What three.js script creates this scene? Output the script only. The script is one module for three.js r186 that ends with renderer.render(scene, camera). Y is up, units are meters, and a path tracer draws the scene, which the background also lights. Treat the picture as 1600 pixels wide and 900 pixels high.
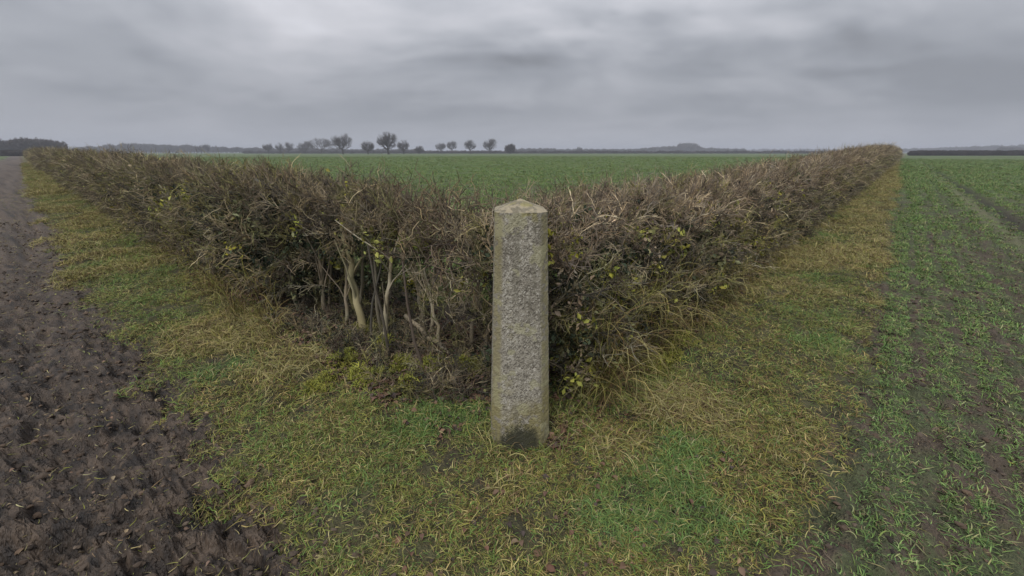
import * as THREE from 'three';
import { mergeGeometries } from 'three/addons/utils/BufferGeometryUtils.js';

// ---------- camera, sky, sun, exposure ----------
const scene = new THREE.Scene();
const EYE = 1.4;
const camera = new THREE.PerspectiveCamera(68.98, 16 / 9, 0.05, 9000);
camera.position.set(0, EYE, 0);
camera.rotation.set(-THREE.MathUtils.degToRad(17.94), 0, 0);
scene.add(camera);
const renderer = new THREE.WebGLRenderer({ antialias: true });
renderer.setSize(1024, 576);
renderer.toneMapping = THREE.LinearToneMapping;
renderer.toneMappingExposure = 1.4;
renderer.shadowMap.enabled = true;
renderer.shadowMap.type = THREE.PCFSoftShadowMap;

const sun = new THREE.DirectionalLight(new THREE.Color(1.0, 0.965, 0.92), 1.5);
sun.position.set(-10, 40, 20);
sun.target.position.set(0, 0, -6);
sun.castShadow = true;
sun.shadow.radius = 45;
sun.shadow.mapSize.set(4096, 4096);
Object.assign(sun.shadow.camera, { left: -45, right: 45, top: 45, bottom: -45, near: 1, far: 160 });
scene.add(sun, sun.target);

// ---------- random numbers and noise ----------
function rngOf(seed) {
  let s = seed >>> 0;
  return () => { s = (s + 0x6d2b79f5) >>> 0; let t = Math.imul(s ^ (s >>> 15), 1 | s); t = (t + Math.imul(t ^ (t >>> 7), 61 | t)) ^ t; return ((t ^ (t >>> 14)) >>> 0) / 4294967296; };
}
function hash2(ix, iy) {
  let h = Math.imul(ix, 374761393) + Math.imul(iy, 668265263) | 0;
  h = Math.imul(h ^ (h >>> 13), 1274126177); h ^= h >>> 16;
  return (h >>> 0) / 4294967296;
}
function vnoise(x, y) {
  const ix = Math.floor(x), iy = Math.floor(y), fx = x - ix, fy = y - iy;
  const u = fx * fx * (3 - 2 * fx), v = fy * fy * (3 - 2 * fy);
  const a = hash2(ix, iy), b = hash2(ix + 1, iy), c = hash2(ix, iy + 1), d = hash2(ix + 1, iy + 1);
  return a + (b - a) * u + (c - a) * v + (a - b - c + d) * u * v;
}
function fbm(x, y, n = 4) {
  let s = 0, a = 0.5, t = 0;
  for (let i = 0; i < n; i++) { s += a * vnoise(x, y); t += a; a *= 0.5; const q = x; x = x * 1.62 - y * 1.18 + 17.3; y = q * 1.18 + y * 1.62 + 9.1; }
  return s / t;
}
const clamp = (x, a = 0, b = 1) => Math.min(b, Math.max(a, x));
const smooth = (e0, e1, x) => { const t = clamp((x - e0) / (e1 - e0)); return t * t * (3 - 2 * t); };
const mix = (a, b, t) => a + (b - a) * t;
const mix3 = (a, b, t) => [mix(a[0], b[0], t), mix(a[1], b[1], t), mix(a[2], b[2], t)];

// ---------- sky: an overcast sky, brighter towards the zenith, with banks of cloud ----------
{
  const W = 1536, Hh = 768, data = new Float32Array(W * Hh * 4);
  // azimuth (degrees right of the view), elevation, their spreads, strength
  const banks = [
    [-24.0, 13.5, 7.6, 4.6, .25], [-18.8, 15.2, 9.0, 2.4, .15], [1.5, 15.9, 13.3, 2.5, .22], [14.8, 15.4, 15.6, 2.4, .2], [26.0, 11.8, 5.4, 3.0, .15],
    [-2.3, 8.2, 6.7, 1.7, .12], [-43.0, 8.0, 5.4, 1.8, .06], [-26.1, 7.5, 8.1, 1.1, .06],
    [-20.7, 10.6, 3.6, 2.7, -.12], [-3.0, 12.5, 5.0, 2.9, -.08], [3.8, 10.8, 10.0, 3.0, -.12], [9.8, 13.0, 2.4, 4.9, -.1], [17.6, 10.1, 6.1, 4.8, -.12],
    [34.0, 10.9, 6.9, 1.7, -.15], [26.8, 5.2, 19.9, 2.2, -.15], [-45.0, 11.0, 5.0, 2.4, -.12], [-36.4, 8.1, 3.2, 1.7, -.1], [-27.0, 12.0, 5.3, 3.0, -.08],
    [-39.6, 4.4, 6.0, 1.0, -.08], [-14.5, 5.2, 19.5, 2.0, -.08], [44.8, 5.6, 6.3, 2.3, -.08]];
  for (let j = 0; j < Hh; j++) {
    const el = ((j + 0.5) / Hh - 0.5) * Math.PI, y = Math.sin(el), c = Math.cos(el);
    for (let i = 0; i < W; i++) {
      const th = ((i + 0.5) / W - 0.5) * 2 * Math.PI, x = Math.cos(th) * c, z = Math.sin(th) * c;
      const up = Math.max(y, 0);
      const k = 1.1 / (up + 0.16), u = x * k, v = z * k;
      const az0 = Math.atan2(x, -z) * 180 / Math.PI, wx = fbm(u * 0.5 + 31, v * 0.5 + 7, 3) - 0.5;
      const n = fbm(u * 0.8 + 5 + wx * 1.6, v * 1.5 + 11 + wx, 5) - 0.5, n2 = fbm(u * 2.3 + 71 + wx, v * 3.6 + 3, 4) - 0.5;
      const n3 = fbm(az0 * 0.085 + 40 + wx * 1.5, el * 11 + wx * 2.5 + az0 * 0.012, 5) - 0.5;
      let m = 1 + (n * 0.3 + n2 * 0.22 + n3 * 0.85) * (0.3 + 0.7 * smooth(0.02, 0.2, up));
      const az = Math.atan2(x, -z) * 180 / Math.PI, e = el * 180 / Math.PI, wob = wx * 9, wob2 = n2 * 5;
      for (const [ba, be, sa, se, s] of banks) {
        const da = (az - ba + wob) / sa, de = (e - be + wob2) / se, d = da * da + de * de;
        if (d < 9) m += s * (s > 0 ? 0.75 : 1.15) * Math.exp(-d);
      }
      const L = 0.25 * (1 + 1.7 * up) * m * (1 + 0.16 * Math.exp(-Math.pow(e - 1, 2) / 6));
      const t = clamp((m - 0.8) * 2), o = (j * W + i) * 4;
      data[o] = L * mix(0.93, 0.985, t); data[o + 1] = L * mix(0.985, 1.0, t); data[o + 2] = L * mix(1.1, 1.08, t); data[o + 3] = 1;
    }
  }
  const sky = new THREE.DataTexture(data, W, Hh, THREE.RGBAFormat, THREE.FloatType);
  sky.mapping = THREE.EquirectangularReflectionMapping;
  sky.magFilter = sky.minFilter = THREE.LinearFilter;
  sky.wrapS = THREE.RepeatWrapping;
  sky.needsUpdate = true;
  scene.background = sky; scene.environment = sky;
}
scene.fog = new THREE.FogExp2(new THREE.Color(0.86, 0.9, 1.0), 0.0006);

// ---------- the place: a = metres along the left hedge, b = metres along the right hedge ----------
const dL = [-0.7455, -0.6665], dR = [0.6665, -0.7455];
const toX = (a, b) => a * dL[0] + b * dR[0], toZ = (a, b) => a * dL[1] + b * dR[1];
const toA = (x, z) => x * dL[0] + z * dL[1], toB = (x, z) => x * dR[0] + z * dR[1];
const edgeSoil = (a) => 0.12 + 0.14 * (vnoise(a * 1.3, 4.2) - 0.5) + 0.12 * (vnoise(a * 4.1, 9.2) - 0.5) + 0.32 * (1 - smooth(1.8, 6.5, a)) - 0.15 * smooth(8, 25, a);
const edgeCrop = (b) => 0.0 + 0.16 * (vnoise(b * 1.1, 14.2) - 0.5) + 0.1 * (vnoise(b * 3.7, 19.2) - 0.5) + 0.12 * (1 - smooth(0.6, 1.5, b)) + 0.35 * smooth(20, 60, b);
// 0 verge, 1 ploughed strip, 2 crop to the right, 3 crop beyond the hedges, 4 crop left of the strip
function zone(a, b) {
  if (a > 1.75 && b > 1.55) return 3;
  if (b < edgeSoil(a) && a > b) return b < -2.7 ? 4 : 1;
  if (a < edgeCrop(b)) return 2;
  return 0;
}
const POST = { x: 0.036, z: -1.875 };
function groundHeight(x, z) {
  const a = toA(x, z), b = toB(x, z), d2 = x * x + z * z;
  const fade = 1 - smooth(30, 90, Math.sqrt(d2));
  let y = 0;
  const dSoil = b - edgeSoil(a), dCrop = a - edgeCrop(b);
  const verge = Math.min(smooth(-0.1, 0.22, dSoil), smooth(-0.12, 0.2, dCrop));
  y += 0.055 * verge - 0.05;
  if (verge > 0.01) y += verge * ((fbm(x * 3.1, z * 3.1, 3) - 0.5) * 0.06 + (fbm(x * 11, z * 11, 2) - 0.5) * 0.03);
  const under = Math.min(smooth(0.7, 1.15, b), smooth(0.75, 1.25, a));
  y += 0.05 * under * (1 - smooth(1.9, 2.6, Math.min(a, b)));
  if (verge < 0.99 && fade > 0) {
    const bare = 1 - verge;
    if (a > b) {
      const u = a * 0.9 + 0.4 * fbm(a * 2, b * 2, 2), v = b;
      y += bare * fade * ((fbm(u * 3.2, v * 5.5, 4) - 0.5) * 0.12 + (0.5 - Math.abs(fbm(u * 9 + v * 4, v * 15 - u * 3, 4) - 0.5) * 3) * 0.065 + (0.5 - Math.abs(fbm(u * 24 + v * 9, v * 38, 3) - 0.5) * 3) * 0.032 + (fbm(u * 60, v * 60, 2) - 0.5) * 0.018);
      const across = (z + 1.35 + 0.32 * (x + 1.49) + 0.05 * (vnoise(x * 3, 5) - 0.5)), near = smooth(-3.6, -2.6, x);
      y -= bare * near * (0.07 * Math.exp(-Math.pow(across / 0.055, 2)) + 0.05 * Math.exp(-Math.pow((across - 0.27) / 0.05, 2)) - 0.03 * Math.exp(-Math.pow((across + 0.1) / 0.05, 2)));
      y -= bare * fade * 0.06 * Math.exp(-Math.pow((b + 0.85 - 0.12 * vnoise(a * 1.5, 8)) / 0.13, 2));
      y -= bare * fade * 0.05 * Math.exp(-Math.pow((b + 0.28 - 0.1 * vnoise(a * 2, 3)) / 0.12, 2));
    } else {
      y += bare * fade * ((fbm(x * 4.5, z * 4.5, 3) - 0.5) * 0.05 + (fbm(x * 15, z * 15, 4) - 0.5) * 0.07);
      y += 0.008 * bare * fade * Math.cos(a / 0.125 * 2 * Math.PI);
      y -= bare * fade * (0.05 * Math.exp(-Math.pow((a + 2.1) / 0.17, 2)) + 0.025 * Math.exp(-Math.pow((a + 1.15) / 0.12, 2)) + 0.03 * Math.exp(-Math.pow((dCrop + 0.08) / 0.07, 2)));
    }
  }
  const dp = Math.hypot(x - POST.x, z - POST.z - 0.06);
  y -= 0.03 * Math.exp(-Math.pow(dp / 0.19, 2)) + 0.035 * Math.exp(-Math.pow(Math.hypot(x - POST.x, z - POST.z - 0.17) / 0.12, 2));
  return y;
}
const SOIL = [0.028, 0.02, 0.015], SOIL2 = [0.115, 0.082, 0.057], THATCH = [0.06, 0.048, 0.026], GREEN = [0.098, 0.16, 0.042], LITTER = [0.062, 0.04, 0.03];
function groundColor(x, z) {
  const a = toA(x, z), b = toB(x, z), q = zone(a, b), d = Math.hypot(x, z);
  const n = fbm(x * 2.3, z * 2.3, 3), f = fbm(x * 21, z * 21, 3);
  let c;
  if (q === 1) { c = mix3(SOIL, SOIL2, clamp(f * 2.4 - 0.75 + 0.5 * smooth(3, 12, a))); c = mix3(c, [0.16, 0.12, 0.08], 0.5 * smooth(0.55, 0.75, fbm(x * 9, z * 9, 3)) * smooth(2, 7, a)); }
  else if (q === 0) {
    c = mix3(THATCH, [0.12, 0.12, 0.05], n);
    c = mix3(c, LITTER, smooth(0.8, 1.1, Math.min(b, a)) * smooth(0.35, 0.6, f));
    c = mix3(c, [0.17, 0.15, 0.065], smooth(10, 30, d) * 0.8);
    if (f < 0.4) c = mix3(c, SOIL, 0.5);
  } else {
    const far = smooth(7, 34, d), big = fbm(x * 0.05, z * 0.05 + 8, 3);
    c = mix3(mix3(SOIL2, [0.115, 0.09, 0.062], n), mix3(GREEN, [0.115, 0.145, 0.05], big), q === 3 ? smooth(8, 26, d) : q === 4 ? 0.9 : far);
    if (q === 2) {
      c = mix3(c, [0.085, 0.115, 0.045], 0.7 * smooth(0.42, 0.6, fbm(x * 7 + 60, z * 7, 4)) * (1 - far));
      const rut = Math.exp(-Math.pow((a + 2.1 + 0.06 * (n - 0.5)) / 0.16, 2)), pale = Math.exp(-Math.pow((a + 1.72) / 0.13, 2));
      c = mix3(c, SOIL, rut * 0.8 * (1 - smooth(60, 120, d))); c = mix3(c, [0.2, 0.2, 0.1], pale * 0.8 * (1 - smooth(80, 160, d)));
    }
    const w = 1 + 0.5 * (fbm(x * 0.35, z * 0.35, 3) - 0.5) * far; c = [c[0] * w, c[1] * w, c[2] * w];
  }
  const k = 0.75 + 0.5 * f;
  return [c[0] * k, c[1] * k, c[2] * k];
}

// ---------- textures ----------
function noiseTexture(size, fn, srgb) {
  const d = new Uint8Array(size * size * 4);
  for (let j = 0; j < size; j++) for (let i = 0; i < size; i++) {
    const v = fn(i / size, j / size), o = (j * size + i) * 4;
    d[o] = clamp(v[0]) * 255; d[o + 1] = clamp(v[1]) * 255; d[o + 2] = clamp(v[2]) * 255; d[o + 3] = 255;
  }
  const t = new THREE.DataTexture(d, size, size);
  t.wrapS = t.wrapT = THREE.RepeatWrapping; t.magFilter = THREE.LinearFilter; t.minFilter = THREE.LinearMipmapLinearFilter; t.generateMipmaps = true;
  if (srgb) t.colorSpace = THREE.SRGBColorSpace;
  t.needsUpdate = true;
  return t;
}
function tiled(fn) { // blends a noise with its neighbours so that it repeats without a seam
  return (u, v) => { const a = fn(u, v), b = fn(u - 1, v), c = fn(u, v - 1), d = fn(u - 1, v - 1); return (a * (1 - u) + b * u) * (1 - v) + (c * (1 - u) + d * u) * v; };
}
const grainN = tiled((u, v) => fbm(u * 60 + 3, v * 60 + 9, 4));
const groundGrain = noiseTexture(512, (u, v) => { const n = clamp(0.5 + (grainN(u, v) - 0.5) * 2.2); return [0.72 + 0.28 * n, 0.72 + 0.28 * n, 0.72 + 0.28 * n]; }, true);
const groundBump = noiseTexture(512, (u, v) => { const n = clamp(0.5 + (grainN(u, v) - 0.5) * 2.2); return [n, n, n]; });

// ---------- the ground ----------
{
  const front = 720, back = 70, NA = front + back, radii = [0.06];
  while (radii[radii.length - 1] < 4200) { const q = radii[radii.length - 1]; radii.push(q * (q < 0.7 ? 1.06 : q < 9 ? 1.0115 : 1.055)); }
  const NR = radii.length - 1;
  const az = [];
  const A0 = -82 * Math.PI / 180, A1 = 82 * Math.PI / 180;
  for (let i = 0; i < front; i++) az.push(mix(A0, A1, i / front));
  for (let i = 0; i < back; i++) az.push(mix(A1, A0 + 2 * Math.PI, i / back));
  const pos = new Float32Array(NA * (NR + 1) * 3), col = new Float32Array(pos.length);
  for (let j = 0; j <= NR; j++) {
    const r = radii[j];
    for (let i = 0; i < NA; i++) {
      const x = r * Math.sin(az[i]), z = -r * Math.cos(az[i]), o = (j * NA + i) * 3, c = groundColor(x, z);
      pos[o] = x; pos[o + 1] = groundHeight(x, z); pos[o + 2] = z;
      col[o] = c[0]; col[o + 1] = c[1]; col[o + 2] = c[2];
    }
  }
  const idx = [[], [], [], [], []];
  for (let j = 0; j < NR; j++) for (let i = 0; i < NA; i++) {
    const i2 = (i + 1) % NA, p = j * NA + i, q = j * NA + i2, r = p + NA, s = q + NA;
    const cx = (pos[p * 3] + pos[s * 3]) / 2, cz = (pos[p * 3 + 2] + pos[s * 3 + 2]) / 2;
    idx[zone(toA(cx, cz), toB(cx, cz))].push(p, q, r, q, s, r);
  }
  // smooth normals over the whole sheet
  const whole = new THREE.BufferGeometry();
  whole.setAttribute('position', new THREE.BufferAttribute(pos, 3));
  whole.setIndex(idx.flat());
  whole.computeVertexNormals();
  const nor = whole.attributes.normal.array;
  const names = [['grass_verge', 'rough grass verge running along the foot of the hedges', 'verge'], ['ploughed_soil', 'dark bare soil strip left of the grass verge', 'soil'],
    ['crop_field', 'green seedling field with wheel tracks right of the hedge', 'field'], ['far_crop_field', 'wide green field enclosed behind the two hedges', 'field'], ['side_crop_field', 'green field beyond the bare soil strip at the left edge', 'field']];
  const mat = new THREE.MeshStandardMaterial({ vertexColors: true, roughness: 1, map: groundGrain, bumpMap: groundBump, bumpScale: 0.012 });
  const wet = mat.clone(); wet.roughness = 0.7;
  idx.forEach((ix, k) => {
    const map = new Map(), P = [], N = [], C = [], U = [], I = [];
    for (const v of ix) {
      let n = map.get(v);
      if (n === undefined) { n = map.size; map.set(v, n); P.push(pos[v * 3], pos[v * 3 + 1], pos[v * 3 + 2]); N.push(nor[v * 3], nor[v * 3 + 1], nor[v * 3 + 2]); C.push(col[v * 3], col[v * 3 + 1], col[v * 3 + 2]); U.push(pos[v * 3] / 0.45, pos[v * 3 + 2] / 0.45); }
      I.push(n);
    }
    const g = new THREE.BufferGeometry();
    g.setAttribute('position', new THREE.Float32BufferAttribute(P, 3)); g.setAttribute('normal', new THREE.Float32BufferAttribute(N, 3));
    g.setAttribute('color', new THREE.Float32BufferAttribute(C, 3)); g.setAttribute('uv', new THREE.Float32BufferAttribute(U, 2)); g.setIndex(I);
    const m = new THREE.Mesh(g, k === 1 ? wet : mat);
    m.name = names[k][0]; m.userData = { kind: 'structure', label: names[k][1], category: names[k][2] };
    m.receiveShadow = m.castShadow = true;
    scene.add(m);
  });
}

// ---------- helpers for scattering ----------
const _m = new THREE.Matrix4(), _q = new THREE.Quaternion(), _q2 = new THREE.Quaternion(), _p = new THREE.Vector3(), _s = new THREE.Vector3(), _u = new THREE.Vector3(0, 1, 0), _d = new THREE.Vector3(), _c = new THREE.Color();
class Scatter {   // places for copies of a few variants of one small shape
  constructor(geos) { this.geos = geos; this.m = geos.map(() => []); this.c = geos.map(() => []); }
  add(k, x, y, z, dx, dy, dz, spin, sx, sy, sz, col) {
    k = Math.floor(k) % this.geos.length;
    _d.set(dx, dy, dz).normalize(); _q.setFromUnitVectors(_u, _d); _q2.setFromAxisAngle(_u, spin); _q.multiply(_q2);
    _m.compose(_p.set(x, y, z), _q, _s.set(sx, sy, sz));
    const e = _m.elements, a = this.m[k]; for (let i = 0; i < 16; i++) a.push(e[i]);
    this.c[k].push(col[0], col[1], col[2]);
  }
  build(name, mat, parent) {
    this.geos.forEach((g, k) => {
      const n = this.m[k].length / 16; if (!n) return;
      const im = new THREE.InstancedMesh(g, mat, n);
      im.instanceMatrix.array.set(this.m[k]);
      im.instanceColor = new THREE.InstancedBufferAttribute(new Float32Array(this.c[k]), 3);
      im.name = name; im.userData.kind = 'stuff'; im.castShadow = im.receiveShadow = true;
      parent.add(im);
    });
  }
}
function stuff(name, label, category) { const g = new THREE.Group(); g.name = name; g.userData = { kind: 'stuff', label, category }; scene.add(g); return g; }
const used = {};
function numbered(n) { const k = used[n] = (used[n] ?? -1) + 1; return k ? `${n}_${String(k).padStart(3, '0')}` : n; }
function thing(name, label, category, group) { const g = new THREE.Group(); g.name = numbered(name); g.userData = { label, category }; if (group) g.userData.group = group; scene.add(g); return g; }
function part(name, geo, mat, parent) { const m = new THREE.Mesh(geo, mat); m.name = name; m.castShadow = m.receiveShadow = true; parent.add(m); return m; }
const tint = (c, r, k = 0.3) => { const f = 1 + (r() - 0.5) * 2 * k, h = (r() - 0.5) * 0.12; return [c[0] * f * (1 + h), c[1] * f, c[2] * f * (1 - h)]; };
const pick = (list, r) => { let t = r() * list.reduce((s, e) => s + e[1], 0); for (const e of list) if ((t -= e[1]) <= 0) return e[0]; return list[0][0]; };

// ribbons: blades of grass
class Ribbons {
  constructor() { this.p = []; this.c = []; this.i = []; }
  blade(r, x, z, len, w, lean, bend, col, segs = 5, y0 = 0) {
    let az = r() * 6.283, el = lean; const curl = (r() - 0.5) * 3.2;
    let px = x, py = y0, pz = z; const roll = (r() - 0.5) * 1.2, base = this.p.length / 3;
    for (let s = 0; s <= segs; s++) {
      const t = s / segs, ww = w * (1 - Math.pow(t, 1.6) * 0.92) * (0.7 + 0.3 * Math.min(1, t * 4));
      const sx = -Math.sin(az), sz = Math.cos(az), tx = Math.cos(az) * Math.cos(el), ty = Math.sin(el), tz = Math.sin(az) * Math.cos(el);
      const ux = -ty * sz, uy = tx * sz - tz * sx, uz = ty * sx; // normal of the ribbon
      const wx = (sx * Math.cos(roll) + ux * Math.sin(roll)) * ww / 2, wy = uy * Math.sin(roll) * ww / 2, wz = (sz * Math.cos(roll) + uz * Math.sin(roll)) * ww / 2;
      this.p.push(px - wx, py - wy, pz - wz, px + wx, py + wy, pz + wz);
      this.c.push(...col, ...col);
      if (s < segs) { const o = base + s * 2; this.i.push(o, o + 1, o + 2, o + 1, o + 3, o + 2); }
      const l = len / segs; px += tx * l; py += ty * l; pz += tz * l;
      if (py < 0.004 && el < 0) { py = 0.004; el = Math.abs(el) * 0.3; }
      el -= bend / segs * (0.6 + 0.8 * r()); az += curl / segs + (r() - 0.5) * 0.25;
    }
  }
  geometry() {
    const g = new THREE.BufferGeometry();
    g.setAttribute('position', new THREE.Float32BufferAttribute(this.p, 3)); g.setAttribute('color', new THREE.Float32BufferAttribute(this.c, 3)); g.setIndex(this.i); g.computeVertexNormals();
    return g;
  }
}
function tuftVariants(seed, n, blades, radius, len, width, lean, bend, cols) {
  const out = [], r = rngOf(seed);
  for (let k = 0; k < n; k++) {
    const R = new Ribbons();
    for (let i = 0; i < blades; i++) { const t = r() * 6.283, q = radius * Math.sqrt(r()); R.blade(r, q * Math.cos(t), q * Math.sin(t), len * (0.5 + 0.8 * r()), width * (0.7 + 0.6 * r()), lean[0] + (lean[1] - lean[0]) * r(), bend * (0.5 + r()), tint(pick(cols, r), r, 0.25)); }
    out.push(R.geometry());
  }
  return out;
}
const leafMat = new THREE.MeshPhysicalMaterial({ vertexColors: true, roughness: 0.75, specularIntensity: 0.4 });
const dryMat = new THREE.MeshPhysicalMaterial({ vertexColors: true, roughness: 0.85, specularIntensity: 0.3 });

// ---------- grass of the verge ----------
const OLIVE = [0.205, 0.208, 0.06], STRAW = [0.36, 0.315, 0.15], GRASS = [0.125, 0.2, 0.055], BROWN = [0.17, 0.12, 0.07], LIME = [0.22, 0.225, 0.04];
const W1 = [1, 1, 1];
{
  const mats = tuftVariants(11, 5, 60, 0.085, 0.058, 0.0034, [0.2, 1.25], 2.7, [[OLIVE, 7], [STRAW, 3], [GRASS, 4], [BROWN, 3], [[0.065, 0.062, 0.028], 6]]);
  const lush = tuftVariants(12, 4, 54, 0.08, 0.07, 0.0036, [0.4, 1.35], 2.0, [[GRASS, 6], [OLIVE, 3], [[0.085, 0.14, 0.045], 5], [STRAW, 1]]);
  const dry = tuftVariants(13, 4, 34, 0.09, 0.15, 0.0036, [0.3, 1.3], 3.2, [[STRAW, 5], [BROWN, 3], [OLIVE, 4]]);
  const moss = tuftVariants(14, 3, 44, 0.045, 0.032, 0.006, [0.3, 1.5], 1.0, [[LIME, 4], [[0.18, 0.18, 0.04], 4]]);
  const A = new Scatter(mats), B = new Scatter(lush), D = new Scatter(dry), M = new Scatter(moss);
  const r = rngOf(101);
  const blob = (x, z, list) => { let v = 0; for (const [bx, bz, br] of list) v = Math.max(v, 1 - Math.hypot(x - bx, z - bz) / br); return v; };
  const greenSpots = [[0.66, -1.42, 0.36], [0.5, -1.35, 0.3], [0.72, -1.6, 0.22], [-0.33, -1.98, 0.28], [-0.1, -2.0, 0.2], [2.4, -3.0, 0.3], [-1.9, -2.6, 0.35], [0.9, -1.75, 0.25]];
  const drySpots = [[1.02, -2.0, 0.26], [0.88, -2.1, 0.2], [-1.85, -2.85, 0.5], [-2.4, -3.2, 0.5], [-1.45, -2.6, 0.3]];
  function one(a, b, scale, far) {
    const x = toX(a, b), z = toZ(a, b);
    if (Math.hypot(x, z) < 0.35) return;
    if (Math.abs(x - POST.x) < 0.13 && z - POST.z > -0.15 && z - POST.z < 0.17 - 5 * (x - POST.x) ** 2) return;
    const n = fbm(x * 1.7 + 50, z * 1.7, 3), n2 = fbm(x * 6 + 9, z * 6, 2), dS = b - edgeSoil(a), dC = a - edgeCrop(b);
    const inside = Math.min(smooth(-0.12, 0.12, dS + (n2 - 0.5) * 0.5), smooth(-0.1, 0.1, dC + (n2 - 0.5) * 0.35));
    if (r() > inside) return;
    const under = Math.min(smooth(0.95, 1.3, b), smooth(1.05, 1.4, a), smooth(2.85, 3.1, a + b));
    if (r() < under * 0.85) return;
    const bare = smooth(0.66, 0.8, fbm(x * 3 + 3, z * 3 + 77, 3)); if (r() < bare * 0.6) return;
    const g = blob(x, z, greenSpots) + (n - 0.5) * 0.8, dr = blob(x, z, drySpots) + (0.45 - n) * 0.7 + (b > a ? 0.34 * smooth(3, 7.5, b) + (n2 - 0.5) * 0.5 : 0.2 * smooth(3, 8, a) + (n2 - 0.5) * 0.5);
    const y = groundHeight(x, z) - 0.006, tx = (r() - 0.5) * 0.5, tz = (r() - 0.5) * 0.5, sp = r() * 6.28;
    const s = scale * (0.75 + 0.5 * r());
    if (dr > 0.1 + 0.4 * r() && dr > g) D.add(r() * 3, x, y, z, tx, 1, tz, sp, s, s * (0.7 + 0.4 * r()), s, tint([0.92, 0.9, 0.85], r, 0.25));
    else if (g > 0.1 + 0.45 * r()) B.add(r() * 3, x, y, z, tx, 1, tz, sp, s * 0.95, s, s * 0.95, tint([1, 1, 1], r, 0.25));
    else A.add(r() * 4, x, y, z, tx, 1, tz, sp, s, s * 0.85, s, tint(mix3([1.1, 0.98, 0.85], [0.92, 1, 0.85], clamp(n * 2 - 0.5)), r, 0.25));
  }
  for (let i = 0; i < 4600; i++) one(0.05 + 2.1 * r(), 0.05 + 2.6 * r(), 0.8);
  for (let i = 0; i < 3000; i++) one(1.5 + 6 * r(), -0.1 + 1.35 * r(), 1.0);
  for (let i = 0; i < 3000; i++) one(-0.15 + 1.45 * r(), 1.5 + 6 * r(), 1.0);
  for (let i = 0; i < 3400; i++) { const t = 7 + 18 * r() ** 1.5; one(t, -0.3 + 1.5 * r(), 1.3); one(-0.15 + 1.5 * r(), t, 1.3); }
  for (let i = 0; i < 3200; i++) { const t = 22 + 70 * r() ** 1.4; one(t, -0.3 + 1.5 * r(), 2.2); one(-0.1 + 1.6 * r(), t, 2.2); }
  for (let i = 0; i < 46; i++) { // tufts growing against the post
    const t = i / 46 * 6.283, q = 0.18 + 0.05 * r(), x = POST.x + q * Math.cos(t), z = POST.z + q * Math.sin(t), s = 0.7 + 0.5 * r(); if (Math.abs(t - 1.571) < 0.35) continue;
    (i % 3 ? A : D).add(r() * 4, x, groundHeight(x, z) - 0.005, z, Math.cos(t) * 0.3, 1, Math.sin(t) * 0.3, r() * 6.3, s * 0.8, s * 1.1, s * 0.8, tint([0.9, 0.95, 0.85], r, 0.25));
  }
  // moss cushions at the foot of the hedge
  const mossSpots = [[-1.12, -2.55, 0.12, 34], [-0.93, -2.36, 0.12, 26], [-1.18, -2.3, 0.1, 18], [-0.7, -2.42, 0.1, 30], [-0.5, -2.42, 0.07, 30], [-0.27, -2.43, 0.13, 75], [-0.9, -2.75, 0.07, 30], [-1.17, -3.02, 0.06, 30], [-0.62, -2.2, 0.07, 25], [1.5, -3.45, 0.16, 70], [1.25, -3.0, 0.17, 80], [1.75, -3.75, 0.18, 70], [2.5, -4.7, 0.26, 80], [3.2, -5.4, 0.35, 90], [1.08, -2.75, 0.13, 60], [0.97, -2.55, 0.1, 40], [4.4, -6.9, 0.4, 80]];
  for (const [mx, mz, mr, n] of mossSpots) for (let i = 0; i < n; i++) {
    const t = r() * 6.28, q = mr * Math.sqrt(r()), x = mx + q * Math.cos(t), z = mz + q * Math.sin(t), lift = 0.11 * Math.max(0, 1 - q / mr) * r(), s = 0.6 + 0.8 * r();
    M.add(r() * 3, x, groundHeight(x, z) + lift, z, r() - 0.5, 1.2, r() - 0.5, r() * 6, s, s, s, tint([1, 1, 1], r, 0.3));
  }
  A.build('tuft', leafMat, stuff('verge_grass', 'matted olive and straw coloured grass of the verge around the post', 'grass'));
  B.build('tuft', leafMat, stuff('lush_grass', 'patches of fresh green grass in the verge', 'grass'));
  D.build('tuft', dryMat, stuff('dry_grass', 'tangled dead tan grass at the foot of the hedges', 'dry grass'));
  M.build('cushion', leafMat, stuff('moss', 'yellow-green moss cushions at the foot of the hedges', 'moss'));
}

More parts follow.
